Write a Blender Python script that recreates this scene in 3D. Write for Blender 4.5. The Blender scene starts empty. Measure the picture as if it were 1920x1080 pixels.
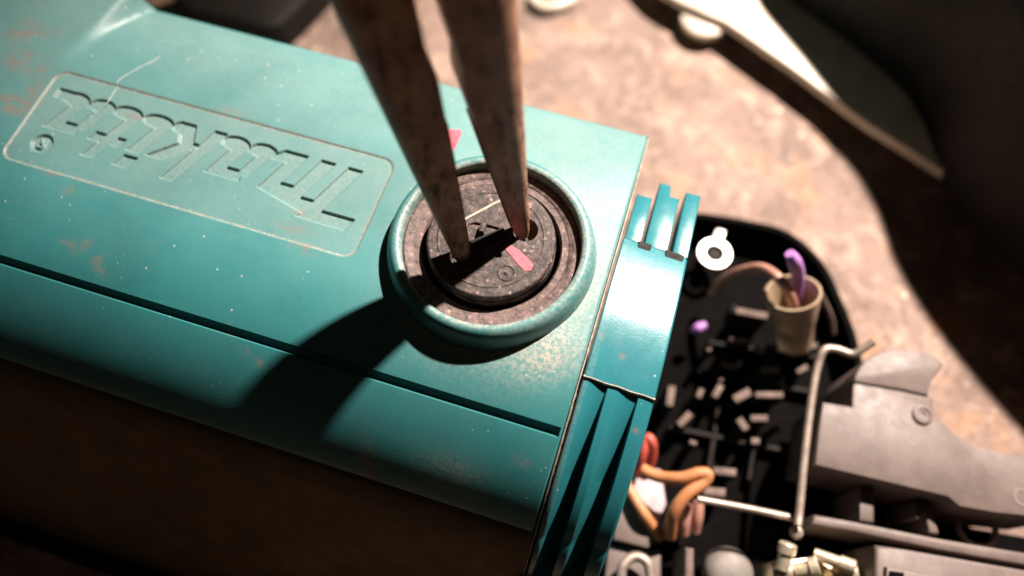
import bpy, bmesh, math, random
import numpy as np
from mathutils import Vector, Matrix
MM = 0.001
scene = bpy.context.scene
col = scene.collection

# ------------------------------------------------------------------ camera
FPX = 1400.0                                   # focal length in pixels of the 1920 wide photograph
R = np.array([[0.95412604, 0.27443948, -0.11969323],      # rows: world x, y, z seen in camera axes
              [0.29939012, -0.87050505, 0.39062324],
              [0.00300888, -0.40853878, -0.91273600]])
C = np.array([17.740, -47.546, 152.842])       # camera position, millimetres
cd = bpy.data.cameras.new('camera'); cam = bpy.data.objects.new('camera', cd); col.objects.link(cam)
cd.sensor_width = 36.0; cd.lens = 36.0 * FPX / 1920.0
cd.clip_start = 0.005; cd.clip_end = 5.0
cam.matrix_world = Matrix(((R[0,0], -R[0,1], -R[0,2], C[0]*MM), (R[1,0], -R[1,1], -R[1,2], C[1]*MM),
                           (R[2,0], -R[2,1], -R[2,2], C[2]*MM), (0, 0, 0, 1)))
cd.dof.use_dof = True; cd.dof.focus_distance = 0.107; cd.dof.aperture_fstop = 7.6
scene.camera = cam
def P(px, py, z):
    """pixel of the photograph -> point on the level z (mm)"""
    r = R @ np.array([(px - 960) / FPX, (py - 540) / FPX, 1.0]); t = (z - C[2]) / r[2]
    return C + t * r
def Pxy(px, py, z): p = P(px, py, z); return (p[0], p[1])

# ------------------------------------------------------------------ light
world = bpy.data.worlds.new('World'); scene.world = world; world.use_nodes = True
bg = world.node_tree.nodes['Background']; bg.inputs[0].default_value = (1.0, 0.72, 0.50, 1); bg.inputs[1].default_value = 0.019
LD = np.array([0.41, 0.912, 0.0]); LD /= np.linalg.norm(LD); ELEV = math.radians(46)
LP = np.array([0, 0, 55.0]) + 460 * (LD * math.cos(ELEV) + np.array([0, 0, math.sin(ELEV)]))
ld = bpy.data.lights.new('work_lamp', 'SPOT'); lo = bpy.data.objects.new('work_lamp', ld); col.objects.link(lo)
ld.energy = 38.0; ld.color = (1.0, 0.86, 0.76); ld.shadow_soft_size = 0.008
ld.spot_size = math.radians(44); ld.spot_blend = 1.0
lo.location = Vector(LP) * MM
aim = np.array([38, 42, 30.0])
lo.rotation_euler = Vector(aim - LP).to_track_quat('-Z', 'Y').to_euler()
scene.view_settings.view_transform = 'Standard'; scene.view_settings.look = 'None'
scene.view_settings.exposure = 0.0; scene.view_settings.gamma = 1.0
scene.view_settings.use_curve_mapping = False
try:
    scene.cycles.use_denoising = True; scene.cycles.max_bounces = 6; scene.cycles.caustics_reflective = False
except Exception: pass

# ------------------------------------------------------------------ material helpers
class N:
    def __init__(s, name):
        s.m = bpy.data.materials.new(name); s.m.use_nodes = True; s.t = s.m.node_tree; s.t.nodes.clear()
        s.out = s.add('ShaderNodeOutputMaterial'); s.b = s.add('ShaderNodeBsdfPrincipled')
        s.l(s.b.outputs[0], s.out.inputs[0]); tc = s.add('ShaderNodeTexCoord')
        mp = s.add('ShaderNodeMapping'); mp.inputs['Scale'].default_value = (1000, 1000, 1000); s.l(tc.outputs['Object'], mp.inputs[0]); s.co = mp.outputs[0]
    def add(s, t): return s.t.nodes.new(t)
    def l(s, a, b): s.t.links.new(a, b)
    def set(s, k, v):
        i = s.b.inputs[k]
        if hasattr(v, 'is_linked') or hasattr(v, 'links'): s.l(v, i)
        else: i.default_value = v if not (isinstance(v, tuple) and len(v) == 3) else (*v, 1)
    def noise(s, sc, det=4, rough=0.55, dist=0.0, off=None, stretch=None):
        n = s.add('ShaderNodeTexNoise'); n.inputs['Scale'].default_value = sc; n.inputs['Detail'].default_value = det
        n.inputs['Roughness'].default_value = rough; n.inputs['Distortion'].default_value = dist
        c = s.co
        if off or stretch:
            mp = s.add('ShaderNodeMapping'); s.l(c, mp.inputs[0])
            if off: mp.inputs['Location'].default_value = off
            if stretch: mp.inputs['Scale'].default_value = stretch
            c = mp.outputs[0]
        s.l(c, n.inputs['Vector']); return n.outputs['Fac']
    def vor(s, sc, off=None):
        n = s.add('ShaderNodeTexVoronoi'); n.inputs['Scale'].default_value = sc
        c = s.co
        if off:
            mp = s.add('ShaderNodeMapping'); s.l(c, mp.inputs[0]); mp.inputs['Location'].default_value = off; c = mp.outputs[0]
        s.l(c, n.inputs['Vector']); return n.outputs['Distance'], n.outputs['Color']
    def ramp(s, f, a, b, inv=False):
        r = s.add('ShaderNodeMapRange'); r.inputs[1].default_value = a; r.inputs[2].default_value = b
        r.inputs[3].default_value = 1.0 if inv else 0.0; r.inputs[4].default_value = 0.0 if inv else 1.0
        r.interpolation_type = 'SMOOTHSTEP'; s.l(f, r.inputs[0]); return r.outputs[0]
    def math(s, op, a, b):
        m = s.add('ShaderNodeMath'); m.operation = op; m.use_clamp = True
        for i, v in enumerate((a, b)):
            if isinstance(v, (int, float)): m.inputs[i].default_value = v
            else: s.l(v, m.inputs[i])
        return m.outputs[0]
    def mix(s, f, a, b):
        m = s.add('ShaderNodeMix'); m.data_type = 'RGBA'
        if isinstance(f, (int, float)): m.inputs[0].default_value = f
        else: s.l(f, m.inputs[0])
        for k, v in ((6, a), (7, b)):
            if isinstance(v, tuple): m.inputs[k].default_value = (*v, 1)
            else: s.l(v, m.inputs[k])
        return m.outputs[2]
    def lerp(s, f, a, b):
        r = s.add('ShaderNodeMapRange'); r.inputs[3].default_value = a; r.inputs[4].default_value = b; s.l(f, r.inputs[0]); return r.outputs[0]
    def attr(s, name):
        a = s.add('ShaderNodeAttribute'); a.attribute_name = name; return a.outputs['Fac']
    def bump(s, h, strength, dist=0.0003):
        b = s.add('ShaderNodeBump'); b.inputs['Strength'].default_value = strength; b.inputs['Distance'].default_value = dist
        s.l(h, b.inputs['Height']); s.l(b.outputs[0], s.b.inputs['Normal'])

def simple(name, c1, c2, rough=0.5, metal=0.0, sc=0.6, bump=0.15, bsc=4.0, dust=0.0, dustc=(0.42, 0.30, 0.25), **kw):
    n = N(name); f = n.ramp(n.noise(sc, 6, 0.6), 0.32, 0.68)
    c = n.mix(f, c1, c2)
    if dust:
        d = n.ramp(n.noise(sc * 1.7, 8, 0.7, off=(7, 3, 1)), 0.62 - 0.25 * dust, 0.85 - 0.2 * dust)
        d = n.math('MULTIPLY', d, min(1.0, 0.5 + dust)); c = n.mix(d, c, dustc)
    n.set('Base Color', c); n.set('Metallic', metal)
    n.set('Roughness', n.lerp(n.noise(sc * 2.3, 5, 0.6, off=(1, 8, 3)), max(0.05, rough - 0.18), min(1, rough + 0.18)))
    for k, v in kw.items(): n.set(k.replace('_', ' '), v)
    if bump: n.bump(n.noise(bsc, 6, 0.6), bump)
    return n.m

M = {}
def teal(name, base, hi, rough, dust):
    n = N(name)
    c = n.mix(n.ramp(n.noise(0.05, 5, 0.6), 0.35, 0.65), base, hi)
    hz = n.ramp(n.noise(0.09, 8, 0.7, off=(20, 4, 0)), -0.5, 1.05)                 # grey dust, plus the lamp's broad sheen painted in as pale haze
    c = n.mix(n.math('MULTIPLY', n.math('MULTIPLY', hz, dust), n.math('ADD', n.attr('haze_film'), 0.15)), c, (0.42, 0.50, 0.46))
    near = n.attr('dust'); sp = n.ramp(n.noise(1.6, 7, 0.75, off=(3, 1, 0)), 0.42, 0.62)
    c = n.mix(n.math('MULTIPLY', near, n.math('ADD', sp, 0.25)), c, (0.50, 0.42, 0.35))
    gr = n.attr('grime'); gn = n.ramp(n.noise(0.75, 7, 0.7, off=(9, 9, 0)), 0.38, 0.58)
    c = n.mix(n.math('MULTIPLY', gr, gn), c, (0.27, 0.16, 0.12))
    dd, dc = n.vor(0.42); sz = n.ramp(n.noise(0.05, 2, 0.5, off=(2, 7, 0)), 0.42, 0.65)
    spk = n.math('MULTIPLY', n.ramp(dd, 0.03, 0.10, True), sz)
    d2, _ = n.vor(0.95, (5, 2, 0)); spk2 = n.math('MULTIPLY', n.ramp(d2, 0.04, 0.11, True), n.ramp(n.noise(0.13, 3, 0.5, off=(11, 7, 0)), 0.52, 0.66))
    c = n.mix(n.math('MULTIPLY', n.math('ADD', spk, spk2), 0.6), c, (0.68, 0.66, 0.58))
    scr = n.ramp(n.noise(0.5, 8, 0.8, stretch=(0.25, 2.2, 1), dist=0.6), 0.66, 0.74)   # fine rub marks
    c = n.mix(n.math('MULTIPLY', scr, 0.28), c, (0.45, 0.52, 0.48))
    n.set('Base Color', c); n.set('Specular IOR Level', 0.5)
    n.set('Roughness', n.lerp(n.noise(0.25, 6, 0.7, off=(1, 8, 3)), rough - 0.10, rough + 0.16))
    n.bump(n.noise(3.2, 6, 0.65), 0.10, 0.0002)
    return n.m
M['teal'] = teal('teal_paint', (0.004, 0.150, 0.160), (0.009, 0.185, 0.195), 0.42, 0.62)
M['teal_gloss'] = teal('teal_gloss_paint', (0.008, 0.145, 0.175), (0.012, 0.175, 0.205), 0.24, 0.25)

def dusty_black(name, amount):
    n = N(name)
    a = n.ramp(n.noise(0.9, 8, 0.72), 0.50 - amount, 0.95 - amount)
    c = n.mix(a, (0.014, 0.011, 0.010), (0.19, 0.125, 0.112))
    d, _ = n.vor(0.9); b = n.math('MULTIPLY', n.ramp(d, 0.10, 0.34, True), n.ramp(n.noise(0.6, 5, 0.6, off=(4, 4, 4)), 0.42, 0.62))
    c = n.mix(n.math('MULTIPLY', b, 0.8), c, (0.36, 0.245, 0.22))
    d3, _ = n.vor(2.1, (3, 3, 0)); b3 = n.math('MULTIPLY', n.ramp(d3, 0.06, 0.2, True), n.ramp(n.noise(1.1, 4, 0.6, off=(8, 4, 4)), 0.5, 0.6))
    c = n.mix(b3, c, (0.58, 0.45, 0.40))
    n.set('Base Color', c); n.set('Roughness', 0.62); n.bump(n.noise(2.6, 7, 0.7), 0.35, 0.0004)
    return n.m
M['cap'] = dusty_black('dusty_black_cap', 0.13)
M['cap_rim'] = dusty_black('dusty_rubber_ring', 0.24)
M['shell'] = simple('bounce_sheen_shell', (0.10, 0.078, 0.034), (0.16, 0.115, 0.052), 0.7, sc=0.15, Specular_IOR_Level=0.3)  # brown carries the light reflected from the bench
M['black'] = simple('black_plastic', (0.0016, 0.0013, 0.0013), (0.003, 0.0025, 0.0025), 0.85, sc=0.25, bump=0.05, Specular_IOR_Level=0.05)
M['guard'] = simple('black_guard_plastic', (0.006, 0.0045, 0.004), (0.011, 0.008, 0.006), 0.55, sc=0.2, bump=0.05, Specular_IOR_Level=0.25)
M['inner'] = simple('dark_inner_plastic', (0.010, 0.008, 0.007), (0.022, 0.016, 0.014), 0.7, sc=0.3, dust=0.25, dustc=(0.09, 0.06, 0.05), Specular_IOR_Level=0.2)
M['hole'] = simple('black_fill_and_shade', (0.004, 0.003, 0.003), (0.008, 0.006, 0.006), 0.8, bump=0)
M['rib'] = simple('tan_plastic', (0.09, 0.06, 0.05), (0.17, 0.115, 0.095), 0.75, sc=0.5)
M['grey'] = simple('grey_plastic', (0.110, 0.082, 0.072), (0.150, 0.112, 0.098), 0.55, sc=0.22, dust=0.22, dustc=(0.22, 0.165, 0.15), bsc=2.5)
M['tin'] = simple('tinned_metal', (0.72, 0.66, 0.60), (0.82, 0.78, 0.72), 0.38, 0.5, sc=0.8)
M['steel'] = simple('bare_steel', (0.62, 0.50, 0.39), (0.76, 0.66, 0.56), 0.45, 0.05, sc=0.12, dust=0.1, dustc=(0.4, 0.25, 0.12))
M['wiresteel'] = simple('dull_steel_wire', (0.30, 0.24, 0.20), (0.42, 0.34, 0.29), 0.45, 0.5, sc=0.5)
M['brass'] = simple('brass', (0.72, 0.60, 0.42), (0.85, 0.76, 0.60), 0.32, 0.65, sc=0.5)
M['orange'] = simple('orange_wire_insulation', (0.42, 0.16, 0.06), (0.52, 0.22, 0.095), 0.5, sc=0.5, dust=0.35, dustc=(0.22, 0.12, 0.08))
M['red'] = simple('red_wire_insulation', (0.42, 0.07, 0.05), (0.5, 0.10, 0.07), 0.42, sc=0.4)
M['brownwire'] = simple('brown_wire_insulation', (0.36, 0.17, 0.13), (0.46, 0.25, 0.19), 0.42, sc=0.4)
M['purple'] = simple('purple_insulation', (0.36, 0.16, 0.45), (0.46, 0.22, 0.55), 0.4, sc=0.6)
M['white'] = simple('white_plastic', (0.15, 0.13, 0.115), (0.2, 0.18, 0.16), 0.6, sc=0.3)
M['lilac'] = simple('pale_grey_plastic', (0.34, 0.28, 0.30), (0.46, 0.39, 0.40), 0.5, sc=0.4)
M['cream'] = simple('cream_connector_plastic', (0.40, 0.29, 0.19), (0.50, 0.38, 0.26), 0.4, sc=0.3, Transmission_Weight=0.35)
M['pink'] = simple('pink_paint', (0.58, 0.075, 0.11), (0.66, 0.12, 0.15), 0.6, sc=1.2, bsc=5)
M['scuff'] = simple('pale_scuff', (0.48, 0.52, 0.48), (0.66, 0.66, 0.60), 0.6, sc=1.5)
M['wear_glint'] = simple('worn_edge_glint', (0.30, 0.25, 0.20), (0.50, 0.40, 0.33), 0.6, sc=1.2)
def plier_steel():
    n = N('rusty_plier_steel')
    c = n.mix(n.ramp(n.noise(0.22, 7, 0.65), 0.35, 0.66), (0.34, 0.17, 0.11), (0.58, 0.31, 0.20))
    c = n.mix(n.ramp(n.noise(1.3, 8, 0.75, off=(3, 2, 1)), 0.56, 0.70), c, (0.24, 0.10, 0.035))
    c = n.mix(n.ramp(n.noise(0.45, 8, 0.7, off=(1, 9, 4), stretch=(1.6, 1.6, 0.5)), 0.50, 0.66), c, (0.11, 0.045, 0.025))
    d, _ = n.vor(1.0); c = n.mix(n.math('MULTIPLY', n.ramp(d, 0.05, 0.16, True), n.ramp(n.noise(0.5, 4, 0.6, off=(6, 6, 6)), 0.55, 0.65)), c, (0.35, 0.22, 0.15))
    n.set('Base Color', c); n.set('Metallic', 0.12); n.set('Roughness', n.lerp(n.noise(0.8, 7, 0.7, off=(5, 0, 2)), 0.32, 0.62))
    n.bump(n.noise(2.2, 7, 0.7), 0.6, 0.0004); return n.m
M['plier'] = plier_steel()
M['grip'] = simple('dark_red_handle_grip', (0.16, 0.02, 0.02), (0.22, 0.03, 0.03), 0.5, sc=0.2)
def bench_mat():
    n = N('worn_bench_top')
    c = n.mix(n.ramp(n.noise(0.045, 8, 0.62, dist=0.4), 0.36, 0.64), (0.165, 0.108, 0.084), (0.26, 0.172, 0.136))
    c = n.mix(n.ramp(n.noise(0.13, 8, 0.7, off=(30, 2, 0), dist=0.8), 0.47, 0.66), c, (0.42, 0.285, 0.22))
    c = n.mix(n.math('MULTIPLY', n.ramp(n.noise(0.21, 7, 0.7, off=(3, 42, 0)), 0.53, 0.68), 0.5), c, (0.11, 0.06, 0.042))
    c = n.mix(n.math('MULTIPLY', n.ramp(n.noise(0.08, 5, 0.6, off=(13, 2, 0)), 0.55, 0.7), 0.6), c, (0.42, 0.22, 0.10))
    c = n.mix(n.math('MULTIPLY', n.ramp(n.noise(0.42, 6, 0.75, off=(17, 5, 0)), 0.54, 0.64), 0.6), c, (0.085, 0.055, 0.042))
    c = n.mix(n.math('MULTIPLY', n.ramp(n.noise(0.38, 6, 0.75, off=(57, 25, 0)), 0.58, 0.66), 0.7), c, (0.52, 0.37, 0.29))
    d, _ = n.vor(0.22); c = n.mix(n.math('MULTIPLY', n.ramp(d, 0.06, 0.22, True), n.ramp(n.noise(0.09, 4, 0.6, off=(6, 6, 6)), 0.56, 0.66)), c, (0.72, 0.58, 0.44))
    n.set('Base Color', c); n.set('Roughness', n.lerp(n.noise(0.3, 7, 0.7, off=(5, 0, 2)), 0.28, 0.7))
    n.bump(n.noise(0.55, 9, 0.72), 0.55, 0.0012); return n.m
M['bench'] = bench_mat()

# ------------------------------------------------------------------ mesh helpers (all lengths in mm, world placed)
def tag(o, label=None, cat=None, group=None, kind=None):
    if label: o['label'] = label
    if cat: o['category'] = cat
    if group: o['group'] = group
    if kind: o['kind'] = kind
    return o
def thing(name, base, label, cat):
    o = bpy.data.objects.new(name, None); col.objects.link(o); o.location = Vector(base) * MM; o.empty_display_size = 0.01
    return tag(o, label, cat)
def base_of(p):
    b = np.zeros(3)
    while p is not None: b = b + np.array(p.location) / MM; p = p.parent
    return b
def link(name, me, mat, parent):
    o = bpy.data.objects.new(name, me); col.objects.link(o)
    if mat: me.materials.append(M[mat])
    o.parent = parent
    return o
def mesh(name, V, F, mat, parent=None, smooth=True, ang=35):
    V = np.asarray(V, float) - base_of(parent)
    me = bpy.data.meshes.new(name); me.from_pydata((V * MM).tolist(), [], F); me.update()
    bm = bmesh.new(); bm.from_mesh(me); bmesh.ops.recalc_face_normals(bm, faces=bm.faces); bm.to_mesh(me); bm.free()
    if smooth:
        me.polygons.foreach_set('use_smooth', [True] * len(me.polygons)); me.set_sharp_from_angle(angle=math.radians(ang))
    return link(name, me, mat, parent)
def prism(name, pts, z0, z1, mat, parent=None, bevel=0.4, seg=2, inset_top=0.0):
    b = base_of(parent); bm = bmesh.new()
    vs = [bm.verts.new(((x - b[0]) * MM, (y - b[1]) * MM, (z0 - b[2]) * MM)) for x, y in pts]
    f = bm.faces.new(vs); r = bmesh.ops.extrude_face_region(bm, geom=[f])
    up = [g for g in r['geom'] if isinstance(g, bmesh.types.BMVert)]
    for v in up: v.co.z = (z1 - b[2]) * MM
    if inset_top:
        c = sum((v.co for v in up), Vector()) / len(up)
        for v in up: d = v.co - c; d.z = 0; v.co -= d.normalized() * inset_top * MM
    bmesh.ops.recalc_face_normals(bm, faces=bm.faces)
    if bevel:
        te = [e for e in bm.edges if all(v in up for v in e.verts)]
        bmesh.ops.bevel(bm, geom=te, offset=bevel * MM, segments=seg, affect='EDGES', profile=0.5)
    me = bpy.data.meshes.new(name); bm.to_mesh(me); bm.free()
    me.polygons.foreach_set('use_smooth', [True] * len(me.polygons)); me.set_sharp_from_angle(angle=math.radians(35))
    return link(name, me, mat, parent)
def box(name, cx, cy, w, h, rot, z0, z1, mat, parent=None, bevel=0.3):
    c, s = math.cos(rot), math.sin(rot)
    pts = [(cx + a * w / 2 * c - b_ * h / 2 * s, cy + a * w / 2 * s + b_ * h / 2 * c) for a, b_ in ((-1, -1), (1, -1), (1, 1), (-1, 1))]
    return prism(name, pts, z0, z1, mat, parent, bevel)
def lathe(name, cen, prof, mat, parent=None, n=96, closed=False, axis=None, ang=40):
    V = []; F = []; m = len(prof)
    for i in range(n):
        a = 2 * math.pi * i / n
        for r, z in prof: V.append((r * math.cos(a), r * math.sin(a), z))
    V = np.array(V)
    if axis is not None:
        q = Vector((0, 0, 1)).rotation_difference(Vector(axis)); V = np.array([q @ Vector(v) for v in V])
    V = V + np.array(cen)
    for i in range(n):
        j = (i + 1) % n
        for k in range(m - 1 if not closed else m):
            k2 = (k + 1) % m; F.append((i * m + k, j * m + k, j * m + k2, i * m + k2))
    if not closed:
        if prof[0][0] > 1e-6: F.append([i * m for i in range(n)][::-1])
        if prof[-1][0] > 1e-6: F.append([i * m + m - 1 for i in range(n)])
    return mesh(name, V, F, mat, parent, True, ang)
def catmull(p, k=8):
    p = [np.array(q, float) for q in p]; p = [2 * p[0] - p[1]] + p + [2 * p[-1] - p[-2]]; out = []
    for i in range(1, len(p) - 2):
        for t in np.linspace(0, 1, k, endpoint=False):
            a, b, c, d = p[i-1:i+3]
            out.append(0.5 * (2*b + (c-a)*t + (2*a-5*b+4*c-d)*t*t + (3*b-a-3*c+d)*t**3))
    out.append(p[-2]); return out
def tube(name, pts, r, mat, parent=None, n=10, closed=False, k=8, straight=False):
    if closed: pts = list(pts) + [pts[0]]
    c = [np.array(q, float) for q in pts] if straight else catmull(pts, k)
    if closed: c = c[:-1]
    m = len(c); V = []; F = []; prev = None
    rr = r if isinstance(r, (list, tuple)) else None
    for i in range(m):
        if closed: t = c[(i+1) % m] - c[i-1]
        else: t = c[min(i+1, m-1)] - c[max(i-1, 0)]
        t /= np.linalg.norm(t)
        if prev is None:
            a = np.cross(t, (0, 0, 1.0)); a = np.cross(t, (1.0, 0, 0)) if np.linalg.norm(a) < 1e-3 else a
        else: a = prev - t * (prev @ t)
        a /= np.linalg.norm(a); prev = a; b = np.cross(t, a)
        ri = np.interp(i / (m - 1), np.linspace(0, 1, len(rr)), rr) if rr else r
        for j in range(n):
            g = 2 * math.pi * j / n; V.append(c[i] + ri * (a * math.cos(g) + b * math.sin(g)))
    for i in range(m if closed else m - 1):
        i2 = (i + 1) % m
        for j in range(n): j2 = (j + 1) % n; F.append((i*n+j, i*n+j2, i2*n+j2, i2*n+j))
    if not closed: F.append(list(range(n))[::-1]); F.append([(m-1)*n + j for j in range(n)])
    return mesh(name, V, F, mat, parent, True, 50)
def grid_faces(nx, ny, keep=None):
    idx = np.arange(nx * ny).reshape(nx, ny)
    q = np.stack([idx[:-1, :-1], idx[1:, :-1], idx[1:, 1:], idx[:-1, 1:]], -1)
    if keep is not None: q = q[keep]
    return q.reshape(-1, 4)
def sheet(name, X, Y, Z, mat, parent, keep=None, attrs=None, ang=35, smooth=True):
    V = np.stack([X, Y, Z], -1).reshape(-1, 3) - base_of(parent); F = grid_faces(*X.shape, keep)
    me = bpy.data.meshes.new(name); me.vertices.add(len(V)); me.vertices.foreach_set('co', (V * MM).ravel())
    me.loops.add(F.size); me.loops.foreach_set('vertex_index', F.ravel().astype(np.int32))
    me.polygons.add(len(F)); me.polygons.foreach_set('loop_start', np.arange(0, F.size, 4, dtype=np.int32))
    me.update(calc_edges=True)
    for k, a in (attrs or {}).items():
        at = me.attributes.new(k, 'FLOAT', 'POINT'); at.data.foreach_set('value', np.asarray(a, np.float32).ravel())
    if smooth:
        me.polygons.foreach_set('use_smooth', [True] * len(me.polygons)); me.set_sharp_from_angle(angle=math.radians(ang))
    return link(name, me, mat, parent)
def sstep(a, b, x): t = np.clip((x - a) / (b - a), 0, 1); return t * t * (3 - 2 * t)
rng = np.random.default_rng(5); random.seed(5)
def lines(a, b, step, extra=()):
    v = np.concatenate([np.linspace(a, b, int(round((b - a) / step)) + 1), np.array(list(extra), float)])
    return np.unique(np.round(v, 4))
def blob(X, Y, cx, cy, rx, ry, rot=0):
    c, s = math.cos(rot), math.sin(rot); u = (X-cx)*c + (Y-cy)*s; w = -(X-cx)*s + (Y-cy)*c
    return np.exp(-((u/rx)**2 + (w/ry)**2) * 1.2)

# ------------------------------------------------------------------ bench
bench = prism('bench_top', [(-420, -380), (420, -380), (420, 520), (-420, 520)], -30, 0, 'bench', None, 1.0)
tag(bench, 'worn blotchy tan bench top under the tool', 'bench', kind='structure')

# ------------------------------------------------------------------ power tool
tool = thing('power_tool', (0, 0, 0), 'teal power tool lying opened on bench, motor housing with raised badge and round black cap', 'power tool')
CX, CY = 0.2, -0.6                               # centre of the round cap
ZT = 55.0
# -- profile of the housing across its length
TH1 = math.radians(54); R1, R2 = 31.5, 17.0; YS = -10.0; TH0 = math.radians(41)
def profile(s):
    """s = distance from the far edge; returns y, z, normal-y, normal-z"""
    s = np.asarray(s, float); y = np.zeros_like(s); z = np.zeros_like(s); th = np.zeros_like(s)
    s1 = 30 - YS; s2 = s1 + R1 * TH1; TH2 = math.radians(62); s3 = s2 + R2 * (TH2 - TH0)
    a = s <= s1; y[a] = 30 - s[a]; z[a] = ZT
    b = (s > s1) & (s <= s2); t = (s[b] - s1) / R1; th[b] = t; y[b] = YS - R1 * np.sin(t); z[b] = ZT - R1 * (1 - np.cos(t))
    y2 = YS - R1 * math.sin(TH1); z2 = ZT - R1 * (1 - math.cos(TH1))
    c = (s > s2) & (s <= s3); t = TH0 + (s[c] - s2) / R2; th[c] = t
    y[c] = y2 - R2 * (np.sin(t) - math.sin(TH0)); z[c] = z2 - R2 * (math.cos(TH0) - np.cos(t))
    y3 = y2 - R2 * (math.sin(TH2) - math.sin(TH0)); z3 = z2 - R2 * (math.cos(TH0) - math.cos(TH2))
    d = s > s3; th[d] = TH2; y[d] = y3 - math.cos(TH2) * (s[d] - s3); z[d] = z3 - math.sin(TH2) * (s[d] - s3)
    return y, z, -np.sin(th), np.cos(th)
S2 = 30 - YS + R1 * TH1
def far_drop(X, Yv):
    """the far edge slopes away, except past the left end where the wall stays level"""
    d = 4.6 * np.clip((Yv - 9.5) / 20.0, 0, 1.1) ** 1.7 + 0.10 * np.clip(Yv - 27.5, 0, 9) ** 2
    return d * sstep(-79.6, -77.0, X - 0.22 * (Yv - 12))
BX0, BX1, BY0, BY1 = -80.0, -16.9, -10.0, 11.0     # rectangle of the badge sheet
xs = lines(-125, 17.7, 0.5, [BX0, BX1, 17.55, 17.6, 16.9, 17.2])
gs = 30 + 23.5                                      # groove position along s
ss = lines(0.8, S2, 0.5, [30 - BY0, 30 - BY1, gs-0.75, gs-0.66, gs+0.62, gs+0.70, gs])
Sg, Xg = np.meshgrid(ss, xs); Yp, Zp, Ny, Nz = profile(Sg)
gx = sstep(17.0, 16.75, Xg) if True else 1
groove = -1.35 * sstep(0.72, 0.60, np.abs(Sg - gs)) * np.where(Xg < 17.0, 1, 0)
edge = -0.5 * sstep(17.2, 17.7, Xg) ** 2            # softened end at the seam
disp = groove + edge - far_drop(Xg, Yp)
disp = disp - 0.08 * sstep(S2 - 1.0, S2, Sg) ** 2
Xb = Xg; Yb = Yp + Ny * disp; Zb = Zp + Nz * disp
def tool_attrs(X, Y):
    r = np.hypot(X - CX, Y - CY)
    dust = 0.55 * np.exp(-np.clip(r - 15, 0, 99) / 2.4) * sstep(-0.4, 0.5, (X * 0.8 - Y * 0.45) / (r + 1e-3))
    dust += 0.16 * np.exp(-np.clip(r - 15, 0, 99) / 2.0)
    dust += 0.55 * blob(X, Y, 13, -14, 6, 3.5, 0.6) + 0.3 * blob(X, Y, 4, -31.5, 5, 2.0) + 0.12 * sstep(8, 26, Y)
    g = np.zeros_like(X)
    for px, py, rx, ry, ro in [(30, 110, 5, 1.6, .6), (60, 130, 4, 1.6, .3), (15, 190, 4, 1.2, .2), (20, 200, 3, 2, 0), (570, 468, 1.9, .8, 0), (545, 425, 2.2, .8, 0),
                               (150, 455, 1.6, .8, .8), (120, 450, 1.2, .6, 0), (175, 480, 1.2, 1.0, 1), (665, 845, .8, 3.2, .35), (655, 825, .7, 1.5, 0), (435, 210, 2.0, .6, 0),
                               (85, 60, 3, 1.2, .3), (40, 60, 3, 3, 0), (55, 180, 1.5, 4, 0), (440, 640, 1, .5, 0), (415, 605, 1, .6, 0), (100, 325, 1.5, .6, 0), (470, 662, 1, .5, 0),
                               (250, 215, 2, .6, 0), (180, 500, 1, .5, 0), (560, 395, 1, .6, 0), (130, 355, .9, 1.1, .7), (980, 850, 1.2, .6, 0)]:
        q = P(px, py, ZT); g += blob(X, Y, q[0], q[1], rx, ry, ro)
    return {'haze_film': 0.36 * sstep(-24, 14, Y), 'dust': np.clip(dust, 0, 1), 'grime': np.clip(g * 0.55, 0, 0.6)}  # painted sheen haze grows toward the far side
xm = 0.5 * (xs[:-1] + xs[1:]); ym = 30 - 0.5 * (ss[:-1] + ss[1:])
keep = ~((xm[:, None] > BX0) & (xm[:, None] < BX1) & (ym[None, :] > BY0) & (ym[None, :] < BY1))
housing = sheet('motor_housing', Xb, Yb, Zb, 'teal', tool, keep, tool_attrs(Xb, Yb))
# walls behind and at the end of the housing
xw = lines(-125, 17.7, 4.0); zf = ZT - far_drop(xw, np.full_like(xw, 29.2))
rows = [(29.25, 0.02), (29.7, 0.7), (29.9, 3.0)]
Xw = np.repeat(xw[:, None], 4, 1); Yw = np.array([[29.2, 29.6, 29.9, 30.3]] * len(xw)); Zw = np.stack([zf, zf - 0.35, zf - 1.6, np.zeros_like(zf)], 1)
sheet('far_wall', Xw, Yw, Zw, 'teal', tool, None, {'dust': Xw * 0, 'grime': Xw * 0})
# lower shell under a seam; bench bounce light painted in as olive brown
sl = lines(S2 + 0.1, S2 + 56, 0.6); Sl, Xl = np.meshgrid(sl, lines(-125, 17.6, 3.0)); Yl, Zl, Nyl, Nzl = profile(Sl)
off = -0.06 + 0.0 * Sl; off[:, 0] = -0.4
Zc = np.maximum(Zl + Nzl * off, 0.0)
sheet('lower_shell', Xl, Yl + Nyl * off, Zc, 'shell', tool)
prism('end_wall', [(17.2, 29.0), (17.6, 29.0), (17.6, -43.0), (17.2, -43.0)], 0, 34, 'shell', tool, 0)

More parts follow.
